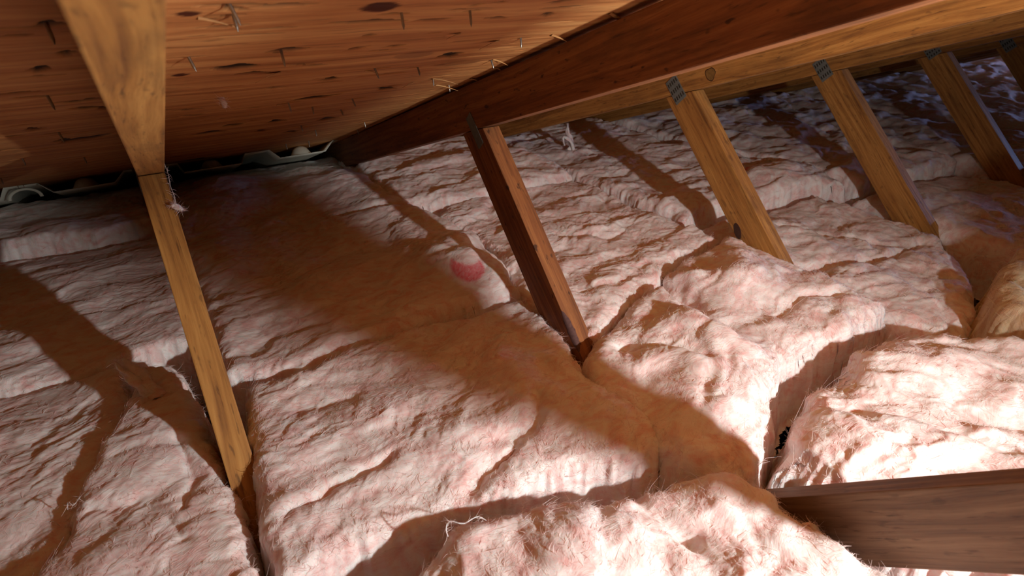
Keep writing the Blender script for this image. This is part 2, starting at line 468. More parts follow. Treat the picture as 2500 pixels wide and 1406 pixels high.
truss_labels = {
    -1: 'roof truss beyond the left edge of the picture',
    0: 'nearest roof truss, its blurred rafter passing overhead at upper left',
    1: 'roof truss with the long dark rafter and a diagonal board at lower right',
    2: 'roof truss with a round knot in its rafter, third web from left',
    3: 'roof truss whose golden web ends beside the raised pink mound',
    4: 'roof truss whose blotchy web stands at right before the blue-lit insulation',
    5: 'roof truss at the upper right corner with a pale greenish plate',
    6: 'roof truss just past the corner truss, deep in the dark',
    7: 'roof truss far back in the dark, second before the gable',
    8: 'roof truss farthest back, next to the gable wall',
}
TRUSS = {}
for k in range(-1, 9):
    x0 = S * k + DX.get(k, 0.0)
    dz = DZ.get(k, 0.006)
    th = THK.get(k, TH)
    t = empty('roof_truss', (x0, 0, dz))
    tag(t, truss_labels[k], 'truss', 'roof trusses')
    TRUSS[k] = t
    wm = M_WOOD2 if k == 1 else M_WOOD
    # top chord: local along = down slope toward the eave
    ang = -th
    lr = (RIDGE_Y) / math.cos(th)
    member('top_chord', t, 0, (0, 0), ang, [(lr, 0), (2.55, 0), (2.55, D89), (lr + D89 * math.tan(th), D89)], wm)
    # far-side rafter beyond the ridge
    zr = -RIDGE_Y * math.tan(th)
    member('top_chord', t, 0, (RIDGE_Y, zr), math.pi + th, [(0.002, 0), (4.2, 0), (4.2, -D89), (0.002 + D89 * math.tan(th), -D89)], wm)
    # bottom chord
    member('bottom_chord', t, 0, (0, Z_CHORD), math.pi, [(-2.0, 0), (6.0, 0), (6.0, D89), (-2.0, D89)], wm)
    # compression web: local along = downward toward the chord; across toward the eave
    a = math.pi + PH            # pointing down and away from the eave
    # local Y of this frame = (-sin a, cos a) = (sin PH, -cos PH): toward eave / down
    gam = PH + th
    web = member('web', t, 0, (0, -0.0012), a, [(0, 0), (0.783, 0), (0.783, 0.050), (0.752, 0.085), (-0.085 / math.tan(gam), 0.085)], wm)
    # tension web rising to the ridge at 45 degrees
    zz = Z_CHORD + 0.002
    yy = -1.1192 - zz
    La, Lb = (0.545 - zz) / math.sin(math.radians(45)), (0.600 - zz) / math.sin(math.radians(45)) + 0.0875
    tw = member('web', t, 0, (yy, zz - dz), math.radians(135), [(0, 0), (La, 0), (Lb, 0.0875), (0.0875, 0.0875)], M_WOOD3 if k == 1 else wm)
    if k >= 1:
        if k == 1: plate(t, -0.0002, 0.034, -0.013, a, 0.026, 0.074, slots=False)
        elif k == 4: plate(t, -0.0002, 0.046, 0.000, a, 0.045, 0.044)
        else: plate(t, -0.0002, 0.056, -0.006, a, 0.040, 0.066)
    else:
        plate(t, -0.0002, 0.05, -0.006, a, 0.040, 0.066)
    # details
    if k == 2:
        me = bpy.data.meshes.new('knot'); bm = bmesh.new()
        for rad, z in ((0.0135, 0.0006),):
            r = bmesh.ops.create_circle(bm, cap_ends=True, radius=rad, segments=20)
        for v in bm.verts:
            an = math.atan2(v.co.y, v.co.x); v.co *= 1 + 0.10 * math.sin(3 * an + 1) + 0.05 * math.sin(5 * an)
        g = bmesh.ops.extrude_face_region(bm, geom=list(bm.faces))
        for v in [e for e in g['geom'] if isinstance(e, bmesh.types.BMVert)]: v.co.z += 0.0009
        bmesh.ops.recalc_face_normals(bm, faces=bm.faces)
        bm.to_mesh(me); bm.free()
        kn = link('knot', me, M_KNOT, t)
        kn.matrix_local = Matrix(((0, 0, -1, 0.0003), (1, 0, 0, -0.047), (0, 1, 0, 0.044), (0, 0, 0, 1)))
        me = bpy.data.meshes.new('knot_ring')
        V, F = [], []
        nseg = 28
        for i in range(nseg):
            an = 2 * math.pi * i / nseg
            rr = 0.0135 * (1 + 0.10 * math.sin(3 * an + 1) + 0.05 * math.sin(5 * an))
            for q in (1.0, 1.13): V.append((rr * q * math.cos(an), rr * q * math.sin(an), 0.0006))
        for i in range(nseg):
            j = (i + 1) % nseg
            F.append((2 * i, 2 * i + 1, 2 * j + 1, 2 * j))
        kr = link('knot_ring', mesh_np('knot_ring', V, F, False), M_KNOTD, kn)
        # dark oval knot low on the web
        me = bpy.data.meshes.new('knot'); bm = bmesh.new()
        bmesh.ops.create_uvsphere(bm, u_segments=16, v_segments=8, radius=1)
        for v in bm.verts: v.co = Vector((v.co.x * 0.021, v.co.y * 0.0105, v.co.z * 0.0012))
        bm.to_mesh(me); bm.free()
        k2 = link('knot', me, M_KNOTD, t)
        k2.matrix_local = Matrix(((0, 0, -1, 0.0), (math.cos(a + .25), -math.sin(a + .25), 0, -0.198), (math.sin(a + .25), math.cos(a + .25), 0, -0.308), (0, 0, 0, 1)))
    if k == 1:
        # barky wane on the ridge-side edge of the web
        V, F = [], []
        nn = 14
        rr = random.Random(3)
        for i in range(nn + 1):
            s = i / nn
            wdt = 0.010 * math.sin(math.pi * s) ** 0.7 + 0.001
            l = 0.405 + s * 0.085
            jit = rr.uniform(-.0012, .0012)
            V += [(l, -0.0004, 0.0 - 0.0004), (l, -0.0009, wdt * 0.5 + jit), (l, -0.0003, wdt + jit), (l, wdt * 0.9 + jit, -0.0006)]
        for i in range(nn):
            for c in ((0, 1), (1, 2), (3, 0)):
                F.append((4 * i + c[0], 4 * i + 4 + c[0], 4 * i + 4 + c[1], 4 * i + c[1]))
        bk = link('bark', mesh_np('bark', V, F), M_BARK, web)
        tag(bk, 'strip of dark bark left on the edge of the web')

# ------------------------------------------------------------------ roof sheathing
CT, ST = math.cos(TH), math.sin(TH)
# local frame of the slope: X along the ridge, Y down the slope to the eave, Z out of the underside (downwards)
ROOF_M = Matrix(((1, 0, 0, 0), (0, CT, -ST, SH_OFF * ST), (0, -ST, -CT, SH_OFF * CT), (0, 0, 0, 1)))
ceil_root = empty('ceiling')
tag(ceil_root, kind='structure')
ceil_root.matrix_world = ROOF_M

NAILS = [(0.114, -0.445, .03, .02), (0.281, -0.428, -.02, .0), (0.364, -0.425, .02, .0), (0.083, -0.306, .03, .1), (0.181, -0.301, .0, .05),
         (0.526, -0.278, .02, .05), (0.557, -0.138, .04, .05), (0.343, -0.158, .05, .1), (0.502, -0.019, .02, .03), (0.580, 0.075, 0, .05),
         (-0.024, -0.440, .02, .1), (-0.062, -0.170, .05, .1), (0.138, -0.042, .05, .0), (0.260, 0.075, .1, .1), (-0.088, 0.120, 0, .1),
         (0.321, 0.156, .08, .08), (0.359, 0.441, .0, .05), (0.424, 0.573, .05, .0), (0.401, 0.239, .05, .1), (0.388, 0.110, .02, .05),
         (0.554, 0.553, .0, .05), (0.586, 0.726, .0, .0), (-0.092, 0.504, .1, .0), (-0.181, 0.389, .0, .1), (-0.274, 0.697, .15, .1),
         (0.108, -0.474, .0, .3), (0.422, -0.137, .1, .05), (0.47, 0.86, 0, 0), (0.40, 0.86, 0.05, 0)]
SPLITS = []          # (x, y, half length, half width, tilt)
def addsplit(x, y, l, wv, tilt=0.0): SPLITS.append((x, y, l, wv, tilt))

def panel(name, y0, y1, x0, x1, cell, seed):
    nx = max(2, int((x1 - x0) / cell)); ny = max(2, int((y1 - y0) / (cell * 0.7)))
    xs = np.linspace(x0, x1, nx + 1); ys = np.linspace(y0, y1, ny + 1)
    X, Y = np.meshgrid(xs, ys)
    split = np.zeros_like(X); knot = np.zeros_like(X)
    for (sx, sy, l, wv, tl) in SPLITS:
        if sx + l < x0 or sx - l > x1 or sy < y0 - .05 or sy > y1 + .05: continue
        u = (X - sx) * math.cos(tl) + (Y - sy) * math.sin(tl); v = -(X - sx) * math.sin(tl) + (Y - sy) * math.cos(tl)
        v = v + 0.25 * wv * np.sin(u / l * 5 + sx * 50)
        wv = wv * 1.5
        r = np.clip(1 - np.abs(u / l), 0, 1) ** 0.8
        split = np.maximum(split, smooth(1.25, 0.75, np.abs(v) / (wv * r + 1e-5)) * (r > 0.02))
    for (sx, sy, l, wv) in KNOTS:
        r = np.hypot((X - sx) / l, (Y - sy) / wv) + 0.12 * perlin(X * 60, Y * 90, 5)
        knot = np.maximum(knot, (1.0 if wv < .0185 and sx < .3 else .35) * smooth(1.05, 0.9, r))
    Z = 0.0012 * fbm(X * 2.0, Y * 28, seed, 3) - 0.004 * split
    nv = (nx + 1) * (ny + 1)
    idx = np.arange(nv).reshape(ny + 1, nx + 1)
    F = np.stack([idx[:-1, :-1], idx[1:, :-1], idx[1:, 1:], idx[:-1, 1:]], -1).reshape(-1, 4)
    V = np.stack([X, Y, Z], -1).reshape(-1, 3)
    # close the sheet: a back face 12 mm behind
    c = np.array([[x0, y0, -.012], [x1, y0, -.012], [x1, y1, -.012], [x0, y1, -.012]])
    V = np.concatenate([V, c])
    F = np.concatenate([F, [[nv, nv + 1, nv + 2, nv + 3], [nv, nv + 3, idx[-1, 0], idx[0, 0]], [nv + 1, nv, idx[0, 0], idx[0, -1]],
                            [nv + 2, nv + 1, idx[0, -1], idx[-1, -1]], [nv + 3, nv + 2, idx[-1, -1], idx[-1, 0]]]])
    z4 = np.zeros(4)
    F = F[:, ::-1]
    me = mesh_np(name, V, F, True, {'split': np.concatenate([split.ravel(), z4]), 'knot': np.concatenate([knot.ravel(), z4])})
    o = link(name, me, M_PLY, ceil_root)
    return o
def slope_y(y):       # world y on the underside -> local slope coordinate
    return (y - SH_OFF * ST) / CT
KNOTS = [(0.2497, -0.5052, 0.0195, 0.0177), (0.0763, -0.5067, 0.01, 0.0076), (0.3791, -0.267, 0.0308, 0.0194), (0.4947, -0.1778, 0.0447, 0.02), (0.0772, -0.2625, 0.0089, 0.0082)]
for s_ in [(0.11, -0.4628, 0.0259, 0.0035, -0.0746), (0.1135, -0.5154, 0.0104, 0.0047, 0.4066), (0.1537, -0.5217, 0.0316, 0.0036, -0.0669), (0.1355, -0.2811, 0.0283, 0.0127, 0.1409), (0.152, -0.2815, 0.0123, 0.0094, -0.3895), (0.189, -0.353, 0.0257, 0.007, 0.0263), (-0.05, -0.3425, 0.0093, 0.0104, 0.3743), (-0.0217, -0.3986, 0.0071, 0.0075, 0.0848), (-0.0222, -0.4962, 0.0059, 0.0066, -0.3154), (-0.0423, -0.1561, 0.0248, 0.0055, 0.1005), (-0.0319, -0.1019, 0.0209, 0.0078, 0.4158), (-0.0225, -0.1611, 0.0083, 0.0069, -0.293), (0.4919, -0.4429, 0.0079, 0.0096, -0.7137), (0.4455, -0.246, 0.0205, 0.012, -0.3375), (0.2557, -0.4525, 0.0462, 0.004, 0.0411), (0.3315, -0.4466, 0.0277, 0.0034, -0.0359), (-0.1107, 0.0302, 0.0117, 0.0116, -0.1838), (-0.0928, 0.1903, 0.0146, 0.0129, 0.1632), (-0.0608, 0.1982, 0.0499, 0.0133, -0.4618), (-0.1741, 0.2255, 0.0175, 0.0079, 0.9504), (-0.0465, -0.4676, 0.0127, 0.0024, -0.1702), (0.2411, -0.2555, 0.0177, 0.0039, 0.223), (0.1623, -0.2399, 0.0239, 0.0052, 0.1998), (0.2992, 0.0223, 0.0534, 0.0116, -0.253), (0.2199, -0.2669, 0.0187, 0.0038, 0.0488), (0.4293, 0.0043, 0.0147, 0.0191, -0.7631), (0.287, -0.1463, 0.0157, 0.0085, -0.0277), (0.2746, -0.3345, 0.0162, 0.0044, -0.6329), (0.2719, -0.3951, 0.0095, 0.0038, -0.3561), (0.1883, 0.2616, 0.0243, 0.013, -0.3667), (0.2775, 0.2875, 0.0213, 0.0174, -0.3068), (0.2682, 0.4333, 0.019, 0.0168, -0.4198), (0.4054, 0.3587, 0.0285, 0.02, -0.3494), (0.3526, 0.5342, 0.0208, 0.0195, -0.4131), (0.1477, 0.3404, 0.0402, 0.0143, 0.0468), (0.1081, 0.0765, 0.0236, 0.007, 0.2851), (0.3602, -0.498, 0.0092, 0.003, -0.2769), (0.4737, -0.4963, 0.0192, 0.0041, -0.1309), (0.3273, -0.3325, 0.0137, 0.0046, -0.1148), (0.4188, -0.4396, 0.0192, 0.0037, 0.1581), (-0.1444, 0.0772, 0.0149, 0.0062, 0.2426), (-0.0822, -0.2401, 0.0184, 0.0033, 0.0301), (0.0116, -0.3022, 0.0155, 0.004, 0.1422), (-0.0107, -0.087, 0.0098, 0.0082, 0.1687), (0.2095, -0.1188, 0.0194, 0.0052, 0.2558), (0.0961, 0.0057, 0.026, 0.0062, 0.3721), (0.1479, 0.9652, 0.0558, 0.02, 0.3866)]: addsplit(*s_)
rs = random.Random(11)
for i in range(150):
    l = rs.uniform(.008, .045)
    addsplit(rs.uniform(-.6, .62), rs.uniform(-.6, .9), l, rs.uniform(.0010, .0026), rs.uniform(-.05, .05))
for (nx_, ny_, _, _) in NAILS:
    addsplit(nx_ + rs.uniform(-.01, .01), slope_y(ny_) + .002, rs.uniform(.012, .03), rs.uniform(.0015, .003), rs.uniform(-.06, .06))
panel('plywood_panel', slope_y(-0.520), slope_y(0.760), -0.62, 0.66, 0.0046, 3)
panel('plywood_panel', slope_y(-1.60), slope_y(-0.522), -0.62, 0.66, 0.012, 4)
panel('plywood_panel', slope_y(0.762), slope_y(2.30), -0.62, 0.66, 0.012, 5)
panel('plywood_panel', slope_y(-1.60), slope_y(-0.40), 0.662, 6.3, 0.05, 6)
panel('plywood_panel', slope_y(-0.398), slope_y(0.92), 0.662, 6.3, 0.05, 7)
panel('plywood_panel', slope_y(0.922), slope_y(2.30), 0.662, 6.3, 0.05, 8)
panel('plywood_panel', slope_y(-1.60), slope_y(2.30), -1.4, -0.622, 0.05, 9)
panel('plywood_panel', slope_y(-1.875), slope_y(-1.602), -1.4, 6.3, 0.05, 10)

def cone_nail():
    V, F = [], []
    prof = [(0.0016, -0.002), (0.0016, 0.013), (0.0015, 0.0145), (0.0003, 0.0195)]
    n = 8
    for r, z in prof:
        for i in range(n):
            an = 2 * math.pi * i / n
            V.append((r * math.cos(an), r * math.sin(an), z))
    for k in range(len(prof) - 1):
        for i in range(n):
            j = (i + 1) % n
            F.append((k * n + i, k * n + j, (k + 1) * n + j, (k + 1) * n + i))
    return mesh_np('nail', V, F)
nail_me = cone_nail()
def splinter_me(seed, ln, wd):
    r = random.Random(seed)
    V, F = [], []
    n = 7
    for i in range(n):
        s = i / (n - 1)
        wv = wd * (1 - s) ** 0.8 + 0.0002
        lift = 0.009 * s ** 1.3 * (ln / 0.03)
        off = r.uniform(-.0004, .0004)
        V += [(ln * s, off - wv, lift), (ln * s, off + wv, lift + 0.0004), (ln * s, off, lift + 0.0016 * (1 - s) + 0.0003)]
    for i in range(n - 1):
        for a_, b_ in ((0, 1), (1, 2), (2, 0)):
            F.append((3 * i + a_, 3 * i + b_, 3 * i + 3 + b_, 3 * i + 3 + a_))
    return mesh_np('splinter', V, F, False)
spl_mes = [splinter_me(1, .035, .004), splinter_me(2, .022, .003), splinter_me(3, .05, .005)]
for m_ in spl_mes: m_.materials.append(M_SPL)
nail_me.materials.append(M_NAIL)
for i, (nx_, ny_, ta, tb) in enumerate(NAILS):
    o = bpy.data.objects.new('nail', nail_me); COL.objects.link(o); o.parent = ceil_root
    o.location = (nx_, slope_y(ny_), 0)
    o.rotation_euler = (ta + rs.uniform(-.12, .12), tb + rs.uniform(-.15, .15), 0)
    sc1 = rs.uniform(.65, .95)
    o.scale = (1, 1, sc1)
SPLN = [(0.085, -0.44, 0, .1), (0.50, -0.02, 2, .0), (0.54, 0.055, 2, .1), (0.555, -0.145, 0, .25), (0.49, -0.275, 0, 3.2), (0.575, -0.285, 0, .2), (0.60, -0.385, 2, .35),
        (0.60, 0.02, 0, .3), (0.60, -0.07, 1, .2), (0.33, -0.15, 1, .1), (0.47, 0.0, 1, 3.1), (0.36, 0.45, 1, .2), (0.42, 0.58, 1, 3.0), (0.06, -0.31, 1, 3.0), (0.24, 0.08, 1, .1), (0.40, -0.33, 1, 3.2), (0.20, -0.19, 0, 3.05)]
for (sx, sy, mi, rz) in SPLN:
    o = bpy.data.objects.new('splinter', spl_mes[mi]); COL.objects.link(o); o.parent = ceil_root
    o.location = (sx, slope_y(sy), -0.0003); o.rotation_euler = (0, 0, rz)

# the other slope of the roof, behind the viewer
ME = mesh_np('ceiling', [(-1.4, -1.88, .722), (6.3, -1.88, .722), (6.3, -6.1, -.69), (-1.4, -6.1, -.69), (-1.4, -1.88, .734), (6.3, -1.88, .734), (6.3, -6.1, -.678), (-1.4, -6.1, -.678)],
             [(0, 1, 2, 3), (7, 6, 5, 4), (0, 4, 5, 1), (1, 5, 6, 2), (2, 6, 7, 3), (3, 7, 4, 0)], False)
for nm in ('split', 'knot'): ME.attributes.new(nm, 'FLOAT', 'POINT')
tag(link('ceiling', ME, M_PLY), kind='structure')

def boxmesh(name, a, b):
    (x0, y0, z0), (x1, y1, z1) = a, b
    V = [(x0, y0, z0), (x1, y0, z0), (x1, y1, z0), (x0, y1, z0), (x0, y0, z1), (x1, y0, z1), (x1, y1, z1), (x0, y1, z1)]
    F = [(3, 2, 1, 0), (4, 5, 6, 7), (0, 1, 5, 4), (1, 2, 6, 5), (2, 3, 7, 6), (3, 0, 4, 7)]
    return mesh_np(name, V, F, False)
ZF = Z_CHORD - D89
tag(link('floor', boxmesh('floor', (-1.4, -6.1, ZF - .013), (6.3, 2.2, ZF)), M_DRY), kind='structure')
tag(link('wall_eave', boxmesh('wall_eave', (-1.4, 2.21, ZF - .013), (6.3, 2.25, -.55)), M_PLY), kind='structure')
# gable wall with a louvred vent opening
gw = empty('wall_gable', (6.1, 0, 0)); tag(gw, kind='structure')
for a_, b_ in (((0, -6.1, ZF), (.02, -1.2, .72)), ((0, -.6, ZF), (.02, 2.2, .72)), ((0, -1.2, ZF), (.02, -.6, -.25)), ((0, -1.2, .2), (.02, -.6, .72))):
    link('gable_panel', boxmesh('gable_panel', a_, b_), M_PLY, gw)
for i in range(6):
    o = link('louvre_slat', boxmesh('louvre_slat', (-.03, -.6, -.003), (.03, 0, .003)), M_FOAM, gw)
    o.location = (.07, -.6, -.22 + i * .075); o.rotation_euler = (0, .7, 0)

# ------------------------------------------------------------------ vent chutes
def baffle(xc, label, seed):
    root = empty('vent_chute', (xc, slope_y(0.95), 0.0))
    root.matrix_world = ROOF_M @ Matrix.Translation((xc, slope_y(0.95), 0.0))
    tag(root, label, 'vent chute', 'rafter vent chutes')
    d = 0.030
    prof = [(-.262, .001), (-.228, .001), (-.215, d), (-.052, d), (-.037, .001), (.037, .001), (.065, d), (.212, d), (.242, .001), (.262, .001)]
    prof = [(x + 0.005, z) for x, z in prof]
    t = 0.0016
    ny = 12; ln = 0.95
    V, F = [], []
    n = len(prof)
    for j in range(ny + 1):
        for (x, z) in prof: V.append((x, ln * j / ny, z + 0.0006 * math.sin(j * 1.7 + x * 20)))
        for (x, z) in prof: V.append((x, ln * j / ny, z + t))
    for j in range(ny):
        b0 = j * 2 * n; b1 = b0 + 2 * n
        for i in range(n - 1):
            F.append((b0 + i, b0 + i + 1, b1 + i + 1, b1 + i))
            F.append((b0 + n + i + 1, b0 + n + i, b1 + n + i, b1 + n + i + 1))
    for i in range(n - 1):
        F.append((i + 1, i, n + i, n + i + 1))
    link('chute_sheet', mesh_np('chute_sheet', V, F, False), M_FOAM, root)
    # hollow standoff cones inside the troughs
    for (cx, cy) in ((-.13, .055), (.145, .045), (-.13, .40), (.145, .40)):
        V, F = [], []
        ns = 18
        for r, z in ((.034, d), (.030, d * .75), (.022, d * .3), (.015, .004), (.006, .001)):
            for i in range(ns):
                an = 2 * math.pi * i / ns
                V.append((cx + r * math.cos(an), cy + r * math.sin(an) * 1.15, z))
        for k in range(4):
            for i in range(ns):
                j = (i + 1) % ns
                F.append((k * ns + i, k * ns + j, (k + 1) * ns + j, (k + 1) * ns + i))
        link('standoff', mesh_np('standoff', V, F), M_FOAM, root)
    # arched rib under the centre ridge
    V, F = [], []
    if seed == 1: return root
    ns = 12
    for q in (0, .006):
        for i in range(ns + 1):
            an = math.pi * i / ns
            for rr in (1.0, .80):
                V.append((.005 + .040 * rr * math.cos(an), .02 + q, .036 - .028 * rr * math.sin(an)))
    m2 = 2 * (ns + 1)
    for i in range(ns):
        F.append((2 * i, 2 * i + 2, 2 * i + 3, 2 * i + 1)); F.append((m2 + 2 * i, m2 + 2 * i + 1, m2 + 2 * i + 3, m2 + 2 * i + 2))
        F.append((2 * i + 1, 2 * i + 3, m2 + 2 * i + 3, m2 + 2 * i + 1)); F.append((2 * i, m2 + 2 * i, m2 + 2 * i + 2, 2 * i + 2))
    link('rib', mesh_np('rib', V, F), M_FOAM, root)
    # staple
    V, F = [], []
    for a_, b_ in (((-.03, -.004, .0), (-.0285, -.0028, .007)), ((-.018, -.004, .0), (-.0165, -.0028, .007)), ((-.03, -.004, .006), (-.0165, -.0028, .007))):
        b0 = len(V)
        for z in (a_[2], b_[2]):
            for y in (a_[1], b_[1]):
                for x in (a_[0], b_[0]): V.append((x + .03, y, z + .002))
        F += [(b0, b0 + 1, b0 + 3, b0 + 2), (b0 + 4, b0 + 6, b0 + 7, b0 + 5), (b0, b0 + 4, b0 + 5, b0 + 1), (b0 + 2, b0 + 3, b0 + 7, b0 + 6), (b0, b0 + 2, b0 + 6, b0 + 4), (b0 + 1, b0 + 5, b0 + 7, b0 + 3)]
    link('staple', mesh_np('staple', V, F, False), M_NAIL, root)
    return root
baffle(0.322, 'white corrugated vent chute under the roof beside the long dark rafter', 1)
baffle(-0.287, 'white corrugated vent chute at the far left edge under the roof', 2)

# ------------------------------------------------------------------ insulation
def roof_z(y): return -y * math.tan(TH) + SH_OFF / CT

BATTS = []
def ribbons(p, nn, dirx, n, ln, wd, r, lift, spread, curl):
    a = dirx + r.normal(0, spread, n)
    t = np.stack([np.cos(a), np.sin(a), np.zeros(n)], -1)
    t -= nn * (t * nn).sum(1, keepdims=True)
    t /= np.linalg.norm(t, axis=1, keepdims=True) + 1e-9
    b = np.cross(nn, t)
    L_ = ln * r.uniform(.35, 1.3, n) ** 1.3
    lf = r.uniform(lift[0], lift[1], n)
    cv = r.normal(0, curl, n)
    W_ = wd * r.uniform(.5, 1.3, n)
    tw = r.uniform(-1, 1, n)[:, None]
    q = [0, .5, 1.0]
    pts = []
    for s in q:
        c = p - nn * 0.001 + t * (L_ * s)[:, None] + b * (L_ * cv * s * s)[:, None] + nn * (L_ * lf * (s - 0.6 * s * s))[:, None]
        wv = (W_ * (1 - .75 * s))[:, None] * (b + nn * tw)
        pts += [c - wv, c + wv]
    V = np.stack(pts, 1).reshape(-1, 3)
    base = (np.arange(n) * 6)[:, None]
    F = np.concatenate([base + np.array([[2 * k, 2 * k + 1, 2 * k + 3, 2 * k + 2]]) for k in range(2)])
    return V, F

def strands(name, P, Nn, edge, dirx, n, mat, parent, seed):
    """thin curled ribbons lying on the batt: short fuzz, plus a few long wisps"""
    r = np.random.default_rng(seed)
    Vs, Fs = [], []
    nv = 0
    wgt = np.where(edge, 3.0, 1.0); wgt = np.cumsum(wgt / wgt.sum())
    for cnt, ln, wd, lift, spread, curl in ((n, .009, .00036, (.05, .7), 1.0, .35), (n // 5, .022, .00030, (.02, .3), .6, .4), (n // 90, .040, .00026, (.02, .35), .8, .8)):
        sel = np.searchsorted(wgt, r.uniform(0, 1, cnt)).clip(0, len(P) - 1)
        V, F = ribbons(P[sel].astype(float), Nn[sel].astype(float), dirx, cnt, ln, wd, r, lift, spread, curl)
        Vs.append(V); Fs.append(F + nv); nv += len(V)
    me = mesh_np(name, np.concatenate(Vs), np.concatenate(Fs), True)
    o = link(name, me, mat, parent)
    tag(o, kind='stuff')
    return o

def batt(label, poly, z0, cell, seed, ang=0.2, a_big=.018, a_mid=.016, a_small=.0034, edge_r=.045, drop=.035, grow=.012, bumps=(), grooves=(), ridges=(), tint=None, mat=None, name='insulation_batt',
         nstr=2500, warp=.010, zfun=None, stretch=1.8, depth=0.16, skirt=.027):
    mat = mat or M_PINK
    poly = np.array(poly)
    m = 0.05
    xs = np.arange(poly[:, 0].min() - m, poly[:, 0].max() + m, cell)
    ys = np.arange(poly[:, 1].min() - m, poly[:, 1].max() + m, cell)
    X, Y = np.meshgrid(xs, ys)
    wx = X + warp * fbm(X * 14, Y * 14, seed + 3, 3) + warp * .35 * perlin(X * 90, Y * 90, seed + 5)
    wy = Y + warp * fbm(X * 14, Y * 14, seed + 4, 3) + warp * .35 * perlin(X * 90, Y * 90, seed + 6)
    d = poly_sd(wx, wy, poly) + grow
    er = edge_r * (1 + .5 * perlin(X * 9, Y * 9, seed + 9))
    q = 1 - np.clip(d / er, 0, 1)
    Z = z0 - drop * (1 - np.sqrt(np.clip(1 - q * q, 0, 1)))
    # large pillow
    Z = Z + a_big * fbm(X * 4.5, Y * 4.5, seed + 21, 2)
    if zfun is not None: Z = Z + zfun(X, Y)
    for (bx, by, rx, ry, am) in bumps:
        Z = Z + am * np.exp(-((X - bx) / rx) ** 2 - ((Y - by) / ry) ** 2)
    for (pts, wd, dp) in grooves:
        dd = line_d(X + .008 * perlin(X * 30, Y * 30, seed + 40), Y + .008 * perlin(X * 30, Y * 30, seed + 41), pts)
        Z = Z - dp * np.exp(-(dd / wd) ** 1.4)
    for (pts, wd, dp) in ridges:
        dd = line_d(X + .012 * perlin(X * 20, Y * 20, seed + 42), Y + .012 * perlin(X * 20, Y * 20, seed + 43), pts)
        Z = Z + dp * np.exp(-(dd / wd) ** 2)
    # sides
    Z = np.where(d < 0, Z + d * 6.5, Z)
    Z = np.maximum(Z, z0 - depth)
    # detail along the normal: soft puffs, torn layers, drawn fibres
    ca, sa = math.cos(ang), math.sin(ang)
    U = X * ca + Y * sa + 1.1 * (Z - z0); W = -X * sa + Y * ca + .8 * (Z - z0)
    w1 = fbm(X * 7, Y * 7, seed + 51, 2); w2 = fbm(X * 7, Y * 7, seed + 52, 2)
    w3 = fbm(X * 24, Y * 24, seed + 55, 2); w4 = fbm(X * 24, Y * 24, seed + 56, 2)
    wu = U + .045 * w1 + .010 * w3; ww = W + .045 * w2 + .010 * w4
    det = a_mid * (billow(wu * 9 / stretch, ww * 9, seed + 61, 2) - .33)
    # torn layer edges
    msk = smooth(-.3, .4, perlin(X * 6, Y * 6, seed + 57))
    for f_, am, e_ in ((8.0, .50, .22), (15.0, .26, .26), (27.0, .12, .30)):
        n_ = perlin(wu * f_ / stretch, ww * f_, seed + int(f_) * 3)
        det = det + a_mid * am * (smooth(-e_, e_, n_) - .5)
    det = det + a_small * (.25 + .9 * msk) * (billow(wu * 28 / stretch, ww * 28, seed + 71, 3) - .33)
    det = det + a_small * .5 * fbm(wu * 55, ww * 55, seed + 81, 3, .62)
    if cell < .005:
        det = det + .0008 * (.4 + msk) * perlin(wu * 150 / stretch, ww * 230, seed + 91)
    det = det * (.35 + .65 * smooth(-.012, .012, d))
    gy, gx = np.gradient(Z, cell)
    gx = np.clip(gx, -2.2, 2.2); gy = np.clip(gy, -2.2, 2.2)
    il = 1 / np.sqrt(1 + gx * gx + gy * gy)
    PX = X - gx * il * det; PY = Y - gy * il * det; PZ = Z + il * det
    PZ = np.where(Y > 0.86, np.minimum(PZ, roof_z(Y) - 0.037 - 0.008 * (1 + perlin(X * 25, Y * 25, seed))), PZ)
    PZ = np.minimum(PZ, roof_z(PY) - .012)
    keep = d > -skirt
    idx = -np.ones(X.shape, int)
    fk = keep[:-1, :-1] & keep[1:, :-1] & keep[1:, 1:] & keep[:-1, 1:]
    used = np.zeros(X.shape, bool)
    used[:-1, :-1] |= fk; used[1:, :-1] |= fk; used[1:, 1:] |= fk; used[:-1, 1:] |= fk
    idx[used] = np.arange(used.sum())
    F = np.stack([idx[:-1, :-1][fk], idx[:-1, 1:][fk], idx[1:, 1:][fk], idx[1:, :-1][fk]], -1)
    V = np.stack([PX[used], PY[used], PZ[used]], -1)
    tt = tint(X, Y)[used] if tint is not None else np.zeros(len(V))
    cx, cy = poly[:, 0].mean(), poly[:, 1].mean()
    org = np.array([cx, cy, z0 - depth])
    me = mesh_np(name, V - org, F, True, {'tint': tt})
    o = link(name, me, mat)
    o.location = org
    tag(o, label, 'insulation', 'insulation batts between the trusses' if mat is M_PINK else None)
    if nstr:
        nr = np.stack([-gx * il, -gy * il, il], -1)[used]
        ok = d[used] > -.006
        strands('loose_fibers', (V - org)[ok], nr[ok], (d[used] < .02)[ok], ang, int(nstr * 2.25), M_FIB if mat is M_PINK else M_FIBY, o, seed + 7)
    BATTS.append(o)
    return o

C1, C2, C3, C4 = .0026, .0037, .006, .012
